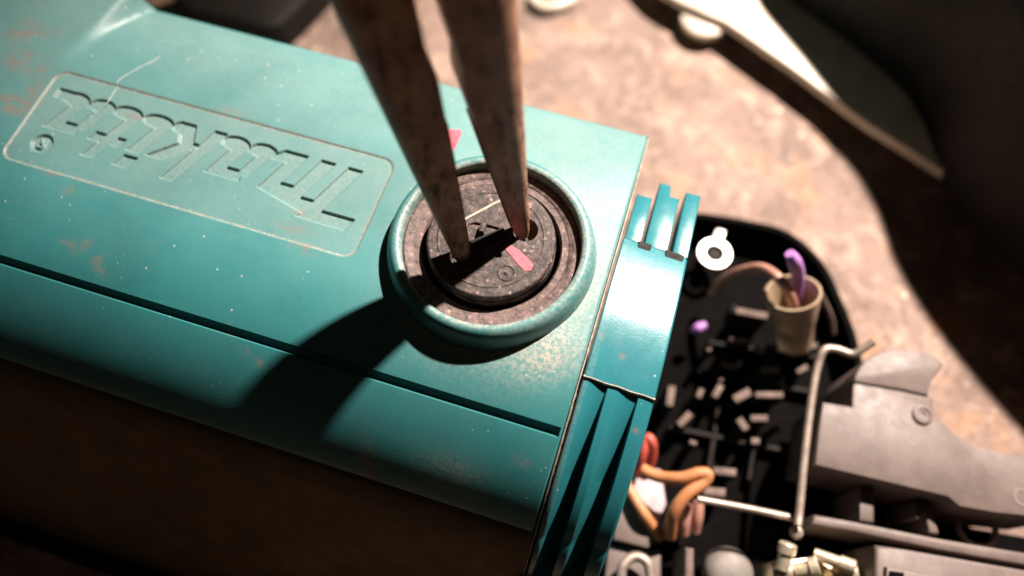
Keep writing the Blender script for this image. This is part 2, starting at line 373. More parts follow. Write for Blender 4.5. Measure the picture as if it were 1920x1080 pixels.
# -- badge: recessed panel with engraved lettering, real relief
bx = lines(BX0, BX1, 0.085); by = lines(BY0, BY1, 0.085); Yg, Xg2 = np.meshgrid(by, bx)
tx = -Xg2 - 18.8; ty = -Yg; ux = tx - 0.4 * (ty + 6.5)          # text frame, ux without the slant
def par(a, b, t0, t1): return (ux >= a) & (ux <= b) & (ty >= t0) & (ty <= t1)
def rec(a, b, t0, t1): return (tx >= a) & (tx <= b) & (ty >= t0) & (ty <= t1)
def ell(cx, cy, rx, ry): return ((tx - cx) / rx) ** 2 + ((ty - cy) / ry) ** 2 <= 1
def lobe(a, b, top=-3.6): return ((tx >= a) & (tx <= b) & (ty > -5.6) & (ty < top)) | ell((a + b) / 2, -5.4, (b - a) / 2, 1.05)
def under(m): return m & (ty >= -6.5)
base_ty = -6.45
m = par(4.2, 6.6, -6.4, 4.0) & (ty < 4.0)
m |= par(-1.2 + 0.0, 4.3, 2.0, 4.1) & (tx > 2.2)                                  # slab at the head of the M
m |= (ux >= 4.2) & (ux <= 15.6) & (ty >= 0.65) & (ty <= np.clip(4.0 - (tx - 7.3) * 0.26, 1.1, 4.0))
m |= (ux >= 8.7) & (ux <= 15.6) & (ty >= -0.75) & (ty < 0.7) & (ux > 10.4)
m |= par(8.7, 11.1, -6.4, 0.7) | par(13.3, 15.6, -6.4, 0.7)
m |= (tx > 13.5) & (tx < 17.3) & (ty > -6.4) & (ty < -4.3) & (ux > 13.3) | ((tx >= 17.2) & (tx < 18.6) & (ty < -4.2) & (ty > -6.4 + (tx - 17.2) * 0.85))
def letter_a(o):
    q = (ell(20.5 + o, -5.2, 2.2, 1.25) | par(18.3 + o, 20.3 + o, -5.2, -0.2)) & (ty > -6.45)
    q |= par(18.6 + o, 24.6 + o, -0.8, 1.05) & (ux + 0.55 * np.clip(ty + 0.1, 0, 2) > 19.4 + o)
    q |= par(22.4 + o, 24.65 + o, -5.4, 1.0)
    q |= (ell(25.2 + o, -5.2, 2.3, 1.25) | ((tx > 22.9 + o) & (tx < 27.4 + o) & (ty > -5.3) & (ty < -4.4))) & (ty > -6.45)
    q |= (tx > 20 + o) & (tx < 23.6 + o) & (ty > -5.2) & (ty < -4.3)
    return q
m |= letter_a(0)
m |= par(27.2, 29.4, -6.35, 4.05)                                                  # k
m |= (ty > -6.35) & (ty < -2.0) & (tx > 31.2 - (ty + 2.0) * 0.35) & (tx < 33.6 - (ty + 2.0) * 0.42)
m |= (ty >= -3.2) & (ty <= 1.0) & (tx > 30.4 + (ty + 3.2) * 1.02) & (tx < 33.2 + (ty + 3.2) * 1.08)
m |= ell(34.6, -5.3, 1.7, 1.1) & (ty > -6.4)
m |= par(35.9, 38.1, -5.4, 1.1) | ((ell(38.9, -5.25, 2.6, 1.2)) & (ty > -6.45))    # i
m |= par(35.2, 37.6, 2.0, 4.1)
m |= par(41.2, 43.3, -5.4, 4.0) | (ell(44.3, -5.25, 2.5, 1.2) & (ty > -6.45))      # t
m |= par(39.6, 45.0, -0.55, 1.05)
m |= letter_a(28.4)
m |= (tx > 53.5) & (tx < 57.4) & (ty > -6.4) & (ty < -4.6) & (ux > 51)
rc = ell(54.3, 4.0, 1.65, 1.6); rl = (rec(53.9, 54.2, 3.1, 4.9) | (ell(54.4, 4.4, 0.65, 0.55) & ~ell(54.4, 4.4, 0.3, 0.22)) | ((np.abs(tx - 54.4 - (3.9 - ty) * 0.5) < 0.17) & (ty > 3.1) & (ty < 3.9)))
letters = m | (rc & ~rl)
def rrect(x0, x1, y0, y1, r):                                    # signed distance to a rounded rectangle
    qx = np.abs(Xg2 - (x0 + x1) / 2) - (x1 - x0) / 2 + r; qy = np.abs(Yg - (y0 + y1) / 2) - (y1 - y0) / 2 + r
    return np.hypot(np.maximum(qx, 0), np.maximum(qy, 0)) + np.minimum(np.maximum(qx, qy), 0) - r
sd = rrect(-77.9, -18.7, -8.2, 9.5, 2.0)
H = -0.22 * sstep(0.18, -0.10, sd) - 0.44 * letters.astype(float)
lf = letters.astype(float); er = np.abs(np.gradient(lf, axis=0)) + np.abs(np.gradient(lf, axis=1))
def blur(a, k):
    for _ in range(k):
        a = (a + np.roll(a, 1, 0) + np.roll(a, -1, 0) + np.roll(a, 1, 1) + np.roll(a, -1, 1)) / 5
    return a
at = tool_attrs(Xg2, Yg)
at['grime'] = np.clip(at['grime'] + 0.40 * blur(er, 3) + 0.28 * np.exp(-(sd / 0.3) ** 2), 0, 1)
at['haze_film'] = at['haze_film'] + 0.17 * sstep(0.2, -0.3, sd)
at['dust'] = np.clip(at['dust'] + 0.06 * (sd < 0) + 0.13 * lf + 0.5 * np.exp(-((sd + 0.05) / 0.2) ** 2), 0, 1)
Hs = blur(H, 2); Hs[0, :] = Hs[-1, :] = 0; Hs[:, 0] = Hs[:, -1] = 0
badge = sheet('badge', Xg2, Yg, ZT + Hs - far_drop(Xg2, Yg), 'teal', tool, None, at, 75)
# -- scuffs and the worn seam edge
def sliver(name, pts, w, z, mat, parent, jit=0.0):
    V = []; F = []; pts = [np.array(p) for p in pts]
    for i, p in enumerate(pts):
        t = pts[min(i + 1, len(pts) - 1)] - pts[max(i - 1, 0)]; t = t / np.linalg.norm(t); nrm = np.array([-t[1], t[0]])
        ww = (w[i] if isinstance(w, (list, tuple)) else w) * (1 + jit * (random.random() - 0.5)) / 2
        zz = z(p) if callable(z) else z
        V += [(*(p + nrm * ww), zz), (*(p - nrm * ww), zz), (*(p + nrm * ww * 0.6), zz + 0.05), (*(p - nrm * ww * 0.6), zz + 0.05)]
    for i in range(len(pts) - 1):
        a, b = 4 * i, 4 * i + 4
        F += [(a, a + 2, b + 2, b), (a + 2, a + 3, b + 3, b + 2), (a + 3, a + 1, b + 1, b + 3)]
    n4 = 4 * (len(pts) - 1); F += [(0, 1, 3, 2), (n4, n4 + 2, n4 + 3, n4 + 1)]
    return mesh(name, V, F, mat, parent, True, 60)
zsurf = lambda p: ZT - float(far_drop(np.array(p[0]), np.array(p[1]))) + 0.005
sliver('scratch', [Pxy(a, b, ZT) for a, b in [(296, 97), (285, 108), (262, 122), (243, 135), (226, 147), (219, 155)]], [.06, .12, .10, .08, .14, .06], zsurf, 'scuff', housing, 0.5)
sliver('scratch', [Pxy(a, b, ZT) for a, b in [(222, 158), (212, 172), (203, 187), (196, 196)]], [.06, .10, .12, .05], lambda p: ZT - 0.21, 'scuff', badge, 0.5)
ey = 30 - lines(1.0, 80, 0.8); sE = 30 - ey; yE, zE, nyE, nzE = profile(sE)
V = []; F = []
for i in range(len(sE)):
    dz = -float(far_drop(np.array(17.7), np.array(yE[i]))); wv = 0.09 + 0.09 * random.random()
    for dx, dn in ((-0.05, -0.55), (-0.02, 0.02), (wv, 0.05), (wv + 0.04, -0.55)): V.append((17.72 + dx, yE[i] + nyE[i] * dn, zE[i] + nzE[i] * dn + dz))
for i in range(len(sE) - 1):
    for k in range(3): F.append((4*i+k, 4*i+4+k, 4*i+5+k, 4*i+1+k))
mesh('seam_edge', V, F, 'wear_glint', tool)

# -- boss ring, rubber ring and the cap
boss = lathe('cap_collar', (CX, CY, 0), [(15.6, 50.0), (15.55, 54.6), (15.35, 55.3), (15.2, 56.0), (15.05, 56.7), (14.75, 57.5), (14.3, 58.05), (13.85, 58.25), (13.45, 58.22), (13.1, 58.0), (12.95, 57.6), (12.9, 55.4), (12.9, 51.0)], 'teal', tool, 144)
me = boss.data
for k in ('dust', 'grime', 'haze_film'):
    a = me.attributes.new(k, 'FLOAT', 'POINT')
    co = np.zeros(len(me.vertices) * 3); me.vertices.foreach_get('co', co); co = co.reshape(-1, 3) / MM; rr_ = np.hypot(co[:, 0] - CX, co[:, 1] - CY)
    v = (0.6 * np.exp(-((rr_ - 13.2) / 0.7) ** 2) + 0.25 * (co[:, 0] > 4) * (rr_ > 14)) if k == 'dust' else 0 * rr_
    a.data.foreach_set('value', v.astype(np.float32))
lathe('rubber_ring', (CX, CY, 0), [(12.88, 55.0), (12.88, 56.4), (12.6, 56.6), (11.4, 56.45), (11.2, 56.25), (10.3, 56.2), (10.05, 55.9), (10.0, 54.9), (0, 54.9)], 'cap_rim', tool, 144)
cap = bpy.data.objects.new('brush_cap', None); col.objects.link(cap); cap.parent = tool; cap.location = (CX * MM, CY * MM, 55 * MM); cap.empty_display_size = 0.01
ZC = 58.3
def pxc(px, py): return np.array(Pxy(px, py, ZC))
hr = pxc(985, 431); hl = pxc(866, 478)
th_ = np.linspace(0, 2 * np.pi, 361); rs_ = np.concatenate([np.linspace(0.02, 8.95, 110), [9.05, 9.2, 9.3, 9.32, 9.32, 9.1, 9.05, 9.35, 9.35]])
zr = np.concatenate([np.zeros(110), [-0.04, -0.18, -0.45, -0.8, -1.0, -1.05, -1.35, -1.4, -4.2]])
Tg, Rg = np.meshgrid(th_, rs_); Xc = CX + Rg * np.cos(Tg); Yc = CY + Rg * np.sin(Tg); Zc_ = ZC + np.repeat(zr[:, None], 361, 1)
top = (Rg < 8.97)
def hole(c, r): return -1.9 * sstep(r + 0.08, r - 0.08, np.hypot(Xc - c[0], Yc - c[1]))
def segd(a, b):
    a = np.array(a); b = np.array(b); d = b - a; t = np.clip(((Xc - a[0]) * d[0] + (Yc - a[1]) * d[1]) / (d @ d), 0, 1)
    return np.hypot(Xc - a[0] - t * d[0], Yc - a[1] - t * d[1])
e = pxc(950, 512); rem = np.hypot(Xc - e[0], Yc - e[1])
dz = hole(hr, 1.75) + hole(hl, 1.7) 
dz += 0.13 * sstep(0.2, 0.05, np.abs(rem - 1.15)) + 0.16 * sstep(0.45, 0.1, rem)
dz += -0.55 * sstep(0.55, 0.3, segd(pxc(926, 470), pxc(934, 478))) + 0.12 * np.exp(-((Rg - 7.6) / 0.12) ** 2)
dz += -0.35 * sstep(1.4, 1.15, segd(pxc(890, 432), pxc(925, 440)))
Zc_ = Zc_ + np.where(top, dz, 0)
sheet('cap_disc', Xc, Yc, Zc_, 'cap', cap, None, None, 40)
ba, bb2 = pxc(884, 462), pxc(948, 436); bd = (bb2 - ba) / np.linalg.norm(bb2 - ba); bn = np.array([-bd[1], bd[0]]) * 0.8
prism('shadow_bar', [tuple(ba - bn), tuple(bb2 - bn), tuple(bb2 + bn), tuple(ba + bn)], ZC - 0.6, ZC + 0.45, 'hole', cap, 0.2)  # black bar added to stand for the shadow between the tips
sliver('ridge_glint', [pxc(864, 415), pxc(880, 406), pxc(905, 393), pxc(925, 382), pxc(946, 371)], 0.42, ZC - 0.02, 'wear_glint', cap, 0.2)  # pale colour stands for the lamp's reflection along the ridge
q = pxc(905, 428); prism('centre_tab', [(q[0] - .35, q[1] - .9), (q[0] + .45, q[1] - .9), (q[0] + .4, q[1] + .6), (q[0], q[1] + 0.95), (q[0] - .4, q[1] + .6)], ZC - 0.6, ZC + 0.75, 'cap', cap, 0.15)
def quad_mark(name, px, z, mat, parent, th=0.06):
    return prism(name, [Pxy(a, b, z) for a, b in px], z - 0.02, z + th, mat, parent, 0.02, 1)
quad_mark('paint_mark', [(946, 466), (957, 459), (972, 468), (990, 484), (1000, 497), (996, 507), (984, 508), (972, 497), (962, 484)], ZC + 0.01, 'pink', cap)
zb = ZT - float(far_drop(np.array(-11.), np.array(15.)))
quad_mark('paint_mark', [(838, 243), (862, 243), (866, 250), (858, 268), (848, 292), (843, 285)], zb + 0.01, 'pink', housing)

# -- flange beside the housing
def fdrop(x): return np.clip(np.asarray(x, float) - 18.2, 0, 20) * 0.10
def zfl(y): return 55.7 - np.where(y > -7, (y + 7) ** 2 / (2 * 46.0), (y + 7) ** 2 / (2 * 60.0))
fx = lines(18.15, 28.3, 0.25, [18.2, 18.3, 28.25]); fy = lines(-15.2, 8.0, 0.4, [7.9, -15.1])
Fy, Fx = np.meshgrid(fy[::-1], fx)
rd = -0.35 * sstep(18.45, 18.15, Fx) ** 2 - 0.35 * sstep(27.95, 28.3, Fx) ** 2
jag = 0.05 * np.sin(Fx * 1.7) * (Fy < -15)
z0 = {'dust': 0.12 * (Fx < 19.2) + 0 * Fy, 'grime': 0.8 * blob(Fx, Fy, 22.5, -11.0, .5, .3) + 0.6 * blob(Fx, Fy, 19, -9, .4, .4)}
fl = sheet('flange', Fx, Fy + jag, zfl(Fy) - fdrop(Fx) + rd, 'teal_gloss', tool, None, z0)
# lower run of the flange with two tapering flutes
fs = lines(45.2, 115, 0.5); fx2 = lines(18.15, 28.3, 0.18)
Sf, Xf = np.meshgrid(fs, fx2); Yf, Zf, Nyf, Nzf = profile(Sf)
prog = np.clip((Sf - 45.2) / 14.0, 0, 1)
def flute(xc, w):
    u = (xc - Xf) / w
    return -(0.25 + 3.2 * prog) * np.where((u > 0) & (u < 1), 1 - np.clip(u, 0, 1) ** 1.3, 0)
dF = 0.2 + flute(21.6, 2.6) + flute(26.0, 3.0)
dF -= fdrop(Xf)
dF -= 0.35 * sstep(18.45, 18.15, Xf) ** 2 + 0.35 * sstep(27.95, 28.3, Xf) ** 2
Zff = np.maximum(Zf + Nzf * dF, 0)
sheet('fluted_flange', Xf, Yf + Nyf * dF, Zff, 'teal_gloss', tool, None, {'dust': 0.15 * (Xf < 19) + 0 * Sf, 'grime': 0.7 * blob(Xf, Yf, 27.0, -20, .5, .4)})
# step lip between the two runs, a little chipped
V = []; F = []
for i, x in enumerate(fx):
    j = 0.05 * math.sin(x * 1.7); z1 = float(zfl(np.array(-15.2)) - fdrop(x))
    V += [(x, -15.1 + j, z1 - 0.03), (x, -15.3 + j, z1 + 0.02), (x, -15.45 + j, z1 - 0.2), (x, -15.45 + j, z1 - 4.5)]
for i in range(len(fx) - 1):
    for k in range(3): F.append((4*i+k, 4*i+4+k, 4*i+5+k, 4*i+1+k))
mesh('flange_lip', V, F, 'wear_glint', tool)
# fingers at the far end of the flange, with pockets between
zl = float(zfl(np.array(8.0)))
def finger(x0, x1, y1, notch=None):
    xa = np.unique(np.concatenate([np.linspace(x0, x1, 9), [x0 + 0.1, x1 - 0.1]])); ya = lines(7.98, y1, 0.5)
    A, B = np.meshgrid(ya, xa); Z = zl - (A - 8) * 0.30 - 0.25 * (np.abs(B - (x0 + x1) / 2) > (x1 - x0) / 2 - 0.06)
    pts = [(x0, 7.98), (x1, 7.98), (x1, y1 - (notch or 0)), ((x0 + x1) / 2 + 0.2, y1 - (notch or 0)), ((x0 + x1) / 2, y1), (x0, y1)] if notch else [(x0, 7.98), (x1, 7.98), (x1, y1), (x0, y1)]
    o = prism('flange_finger', pts, zl - 12, zl - float(fdrop((x0 + x1) / 2)), 'teal_gloss', tool, 0.18)
    for v in o.data.vertices: v.co.z -= max(0, v.co.y / MM - 8) * 0.22 * MM if v.co.z > (zl - 4) * MM else 0
    for k in ('dust', 'grime', 'haze_film'): o.data.attributes.new(k, 'FLOAT', 'POINT')
finger(18.4, 20.9, 17.6); finger(21.5, 25.1, 21.6, 2.4); finger(25.9, 28.3, 21.3)
def plain_teal(o, d=0.0):
    for k in ('dust', 'grime', 'haze_film'): o.data.attributes.new(k, 'FLOAT', 'POINT').data.foreach_set('value', [d] * len(o.data.vertices))
    return o
for x0, x1 in ((20.55, 22.6), (24.8, 27.7)):       # pockets under the gaps: their shade put in as black blocks
    o = prism('shade_pocket', [(x0, 6.2), (x1, 6.2), (x1, 8.3), (x0, 8.3)], zl - 3, zl + 0.3 - float(fdrop((x0 + x1) / 2)), 'hole', tool, 0.15)
    for v in o.data.vertices: v.co.z -= 0.10 * (v.co.x - (x0 + x1) / 2 * MM)
plain_teal(prism('flange_core', [(18.2, 7.6), (28.2, 7.6), (28.2, -42), (18.2, -42)], 0.0, 34.5, 'teal_gloss', tool, 0))
plain_teal(prism('flange_side', [(27.5, 7.8), (28.25, 7.8), (28.25, -16), (27.5, -16)], 30, 52.0, 'teal_gloss', tool, 0))

# -- black casing on the right
def smooth_poly(pts, k=5): return [tuple(p[:2]) for p in catmull([(x, y, 0) for x, y in pts], k)]
rim = smooth_poly([Pxy(a, b, 13) for a, b in [(1285, 397), (1320, 398), (1400, 411), (1478, 432), (1543, 488), (1580, 560), (1604, 620), (1622, 690)]], 5)
tray_pts = [(28.6, 37)] + rim + [(69, 8), (74, -2), (96, -6), (125, -2), (125, -60), (28.6, -60)]
prism('casing_floor', tray_pts, 0, 6.0, 'black', tool, 0)
def wall_along(name, pts, th, z0, z1, mat, parent):
    pts = [np.array(p, float) for p in pts]; L_ = []; R_ = []
    for i, p in enumerate(pts):
        t = pts[min(i + 1, len(pts) - 1)] - pts[max(i - 1, 0)]; t /= np.linalg.norm(t); nn = np.array([t[1], -t[0]]); L_.append(p); R_.append(p + nn * th)
    return prism(name, [tuple(p) for p in L_] + [tuple(p) for p in R_[::-1]], z0, z1, mat, parent, 0.5)
wall_along('casing_rim', [(28.6, 39.5)] + rim, 1.6, 6.0, 13.0, 'black', tool)
# ribs and posts standing in the casing, tan tops on black sides
RB = [(1410, 587, 62, 13, 10), (1389, 639, 42, 13, 3), (1425, 657, 22, 14, 20), (1453, 646, 20, 12, 0), (1521, 646, 26, 13, 15), (1365, 686, 28, 14, 5), (1442, 693, 32, 13, 0),
      (1505, 692, 24, 12, -30), (1346, 733, 14, 28, 30), (1392, 741, 36, 18, -28), (1443, 740, 54, 13, 0), (1313, 737, 13, 20, 20), (1258, 742, 16, 40, 8), (1424, 784, 34, 14, 0),
      (1393, 795, 15, 28, -35), (1417, 827, 18, 14, 0), (1284, 786, 34, 16, -45), (1359, 884, 46, 16, 5), (1340, 922, 44, 18, 5), (1500, 655, 12, 12, 0), (1460, 800, 14, 9, 0), (1330, 655, 10, 8, 0), (1352, 712, 10, 9, 0), (1300, 830, 16, 10, 20)]
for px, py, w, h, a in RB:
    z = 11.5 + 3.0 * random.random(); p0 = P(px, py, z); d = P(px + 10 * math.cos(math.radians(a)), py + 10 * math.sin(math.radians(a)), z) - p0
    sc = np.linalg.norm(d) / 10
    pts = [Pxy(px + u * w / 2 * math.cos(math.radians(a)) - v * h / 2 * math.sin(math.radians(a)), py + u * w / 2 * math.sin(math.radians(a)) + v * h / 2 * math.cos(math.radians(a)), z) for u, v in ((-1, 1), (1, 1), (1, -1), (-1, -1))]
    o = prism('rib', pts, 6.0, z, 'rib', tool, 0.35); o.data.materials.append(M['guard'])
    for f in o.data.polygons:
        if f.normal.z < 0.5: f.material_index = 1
for pa, pb, w in [((1300, 690), (1530, 735), 9), ((1330, 640), (1535, 668), 8), ((1255, 800), (1480, 845), 9), ((1378, 570), (1330, 880), 8), ((1445, 660), (1405, 900), 8)]:
    a, b = np.array(P(*pa, 9)[:2]), np.array(P(*pb, 9)[:2]); d = (b - a) / np.linalg.norm(b - a); nn = np.array([-d[1], d[0]]) * w / 18
    prism('inner_wall', [tuple(a - nn), tuple(b - nn), tuple(b + nn), tuple(a + nn)], 6.0, 8.6 + 0.3 * random.random(), 'inner', tool, 0.25)
# ring terminal
rt = P(1340, 475, 13)
term = lathe('ring_terminal', (rt[0], rt[1], 12.4), [(2.2, 0), (3.35, 0), (3.5, 0.2), (3.5, 0.6), (3.35, 0.8), (2.2, 0.8), (2.05, 0.6), (2.05, 0.2)], 'tin', tool, 48, closed=True)
a_, b_ = P(1345, 450, 13), P(1352, 432, 13); prism('terminal_neck', [(a_[0] - 1.0, a_[1]), (a_[0] + 1.0, a_[1]), (b_[0] + 0.9, b_[1]), (b_[0] - 0.9, b_[1])], 12.4, 13.2, 'tin', term, 0.15)
lathe('terminal_screw', (rt[0], rt[1], 9.0), [(1.6, 0), (1.6, 3.2), (1.2, 3.5), (0, 3.5)], 'hole', tool, 24)
# cream wire cap with the wires going into it
t0 = P(1490, 645, 15); t1 = P(1487, 548, 27); ax = t1 - t0; Lc = np.linalg.norm(ax)
conn = lathe('wire_connector', t0, [(0, 0), (3.3, 0.2), (3.7, Lc * 0.45), (3.95, Lc * 0.5), (5.0, Lc * 0.98), (5.0, Lc), (4.5, Lc), (3.6, Lc * 0.5), (0, Lc * 0.42)], 'cream', tool, 48, axis=ax)
tube('wire', [P(1335, 552, 12), P(1352, 530, 15), P(1378, 512, 20), P(1425, 502, 26), P(1458, 520, 29), P(1480, 550, 27), P(1492, 590, 20)], 0.95, 'brownwire', tool)
tube('wire_end', [P(1481, 475, 36), P(1490, 492, 34), P(1496, 515, 30), P(1494, 560, 23)], [0.9, 1.35, 1.2, 0.9], 'purple', tool)
tube('wire_end', [P(1299, 622, 12), P(1310, 615, 13), P(1324, 608, 13.5)], [0.7, 1.1, 0.7], 'purple', tool)
tube('strap_wire', [P(1532, 540, 22), P(1548, 570, 19), P(1560, 600, 15), P(1562, 625, 12)], 0.5, 'rib', tool)
# steel wire lever and pivot rod
tube('lever_wire', [P(1496, 985, 22), P(1499, 955, 22), P(1508, 860, 23), P(1520, 760, 24), P(1532, 690, 25), P(1545, 657, 26), P(1568, 655, 26), P(1598, 664, 26.5), P(1618, 654, 27.5), P(1638, 640, 28.5)], 0.72, 'wiresteel', tool)
tube('pivot_rod', [P(1308, 936, 20), P(1400, 953, 20), P(1500, 974, 20)], 0.62, 'wiresteel', tool)
lathe('pivot_ball', P(1493, 998, 20), [(0, -1.2), (0.9, -0.8), (1.2, 0), (0.9, 0.8), (0, 1.2)], 'wiresteel', tool, 20)
# grey moulded rail with brackets and the grey switch block
def pxprism(name, px, z0, z1, mat, parent, bevel=0.4): return prism(name, [Pxy(a, b, z1) for a, b in px], z0, z1, mat, parent, bevel)
rail = pxprism('rail', [(1527, 965), (1600, 978), (1760, 1010), (1960, 1043), (1960, 1066), (1760, 1030), (1600, 996), (1522, 983)], 9, 20, 'grey', tool)
pxprism('bracket', [(1612, 914), (1640, 912), (1640, 980), (1612, 978)], 9, 20.5, 'grey', rail)
pxprism('bracket', [(1716, 940), (1748, 942), (1752, 958), (1762, 1002), (1742, 1000), (1736, 968), (1728, 968), (1722, 974), (1716, 970)], 9, 20.5, 'grey', rail)
blk = pxprism('switch_block', [(1642, 1022), (1700, 1030), (1960, 1075), (1960, 1140), (1640, 1140)], 9, 22, 'grey', tool, 0.6)
pxprism('block_step', [(1662, 1062), (1960, 1112), (1960, 1150), (1660, 1150)], 20, 22.9, 'grey', blk, 0.3)
pxprism('block_slot', [(1668, 1070), (1696, 1074), (1694, 1092), (1666, 1090)], 21, 23.1, 'black', blk, 0.1)
lathe('spring_washer', P(1828, 990, 16), [(2.9, 0), (3.6, 0.1), (3.8, 0.5), (3.6, 0.9), (2.9, 1.0), (2.7, 0.5)], 'wiresteel', tool, 36, closed=True)
# brass terminal screws
def screw(px, py, z, r, L, ang, name='terminal_screw', mat='brass'):
    p = P(px, py, z); a = (math.cos(ang), math.sin(ang), 0.35)
    return lathe(name, p, [(0, -L / 2), (r * 0.75, -L / 2), (r * 0.8, L * 0.1), (r, L * 0.12), (r, L / 2 - 0.25), (r - 0.25, L / 2), (0, L / 2)], mat, tool, 24, axis=a)
tb = pxprism('terminal_block', [(1455, 1052), (1520, 1045), (1610, 1062), (1615, 1110), (1450, 1110)], 9, 18, 'brass', tool, 0.5)
screw(1472, 1043, 21, 1.5, 4.5, 1.6); screw(1565, 1052, 20.5, 1.3, 6.5, -0.1); screw(1512, 1066, 19.5, 1.6, 4, 0.5); screw(1468, 1072, 19, 1.5, 3.2, 0.2); screw(1585, 1075, 19, 1.4, 4, 0.3)
pxprism('terminal_clip', [(1455, 1050), (1500, 1057), (1500, 1066), (1453, 1060)], 17, 19.4, 'wiresteel', tb, 0.1)
# wires near the flange
tube('wire', [P(1205, 880, 17), P(1232, 893, 18), P(1275, 897, 20), P(1310, 888, 21), P(1326, 890, 21), P(1318, 905, 20.5), P(1285, 930, 20), P(1262, 965, 18), P(1256, 1005, 13)], 1.12, 'orange', tool)
tube('wire', [P(1170, 900, 14), P(1190, 935, 15), P(1212, 970, 15), P(1238, 1008, 12)], 1.0, 'orange', tool)
tube('wire', [P(1195, 885, 14), P(1205, 850, 17), P(1212, 822, 18), P(1222, 830, 18), P(1222, 858, 15), P(1210, 890, 12)], 0.95, 'red', tool)
tube('wire', [P(1290, 945, 14), P(1285, 975, 13), P(1282, 1000, 11)], 1.0, 'brownwire', tool)
tube('wire', [P(1310, 940, 14), P(1308, 970, 13), P(1303, 995, 11)], 1.0, 'brownwire', tool)
pxprism('connector_body', [(1192, 872), (1240, 880), (1250, 945), (1228, 990), (1180, 985), (1165, 920)], 9, 12, 'lilac', tool)
pxprism('mounting_plate', [(1150, 925), (1190, 940), (1235, 1010), (1215, 1028), (1150, 1012)], 9, 13, 'grey', tool)
pxprism('mounting_plate', [(1140, 1022), (1240, 1032), (1240, 1120), (1130, 1120)], 9, 11, 'grey', tool)
lp = [P(1163, 1095, 14), P(1168, 1062, 14.5), P(1190, 1044, 14.5), P(1214, 1056, 14.5), P(1222, 1098, 14)]
tube('cable_clip', lp, 0.9, 'wiresteel', tool)
pxprism('post', [(1284, 1026), (1302, 1028), (1302, 1110), (1282, 1110)], 9, 19, 'rib', tool, 0.5)
lathe('white_capacitor', P(1360, 1075, 9), [(4.4, 0), (4.4, 2.2), (3.9, 3.4), (2.6, 4.2), (0, 4.4)], 'white', tool, 36)
# grey grip panel: lower plate, raised lobe, screw, ring print
gp = smooth_poly([Pxy(a, b, 25) for a, b in [(1600, 712), (1640, 716), (1742, 740), (1752, 765), (1775, 797), (1810, 825), (1855, 843), (1925, 856), (1990, 866)]], 4)
grip = prism('grip_panel', gp + [Pxy(a, b, 25) for a, b in [(1990, 975), (1925, 968), (1868, 962), (1800, 950), (1778, 932), (1528, 872), (1536, 800), (1543, 753), (1598, 762)]], 10, 25, 'grey', tool, 0.5)
lobe_px = smooth_poly([Pxy(a, b, 25.6) for a, b in [(1602, 716), (1608, 696), (1628, 672), (1662, 657), (1710, 655), (1752, 667), (1771, 682)]], 4)
prism('grip_lobe', lobe_px + [Pxy(a, b, 25.6) for a, b in [(1766, 692), (1752, 708), (1744, 726), (1742, 742), (1690, 730)]], 10, 25.6, 'grey', grip, 0.5)
sp = P(1729, 778, 25); scr = lathe('screw_boss', (sp[0], sp[1], 24.8), [(1.75, 0), (1.75, 0.55), (1.55, 0.7), (1.2, 0.7), (1.1, 0.45), (0.6, 0.45), (0.55, 0.1), (0, 0.1)], 'grey', grip, 32)
sp = P(1917, 932, 25); lathe('ring_mark', (sp[0], sp[1], 25.0), [(1.15, 0), (1.5, 0), (1.5, 0.08), (1.15, 0.08)], 'white', grip, 32, closed=True)

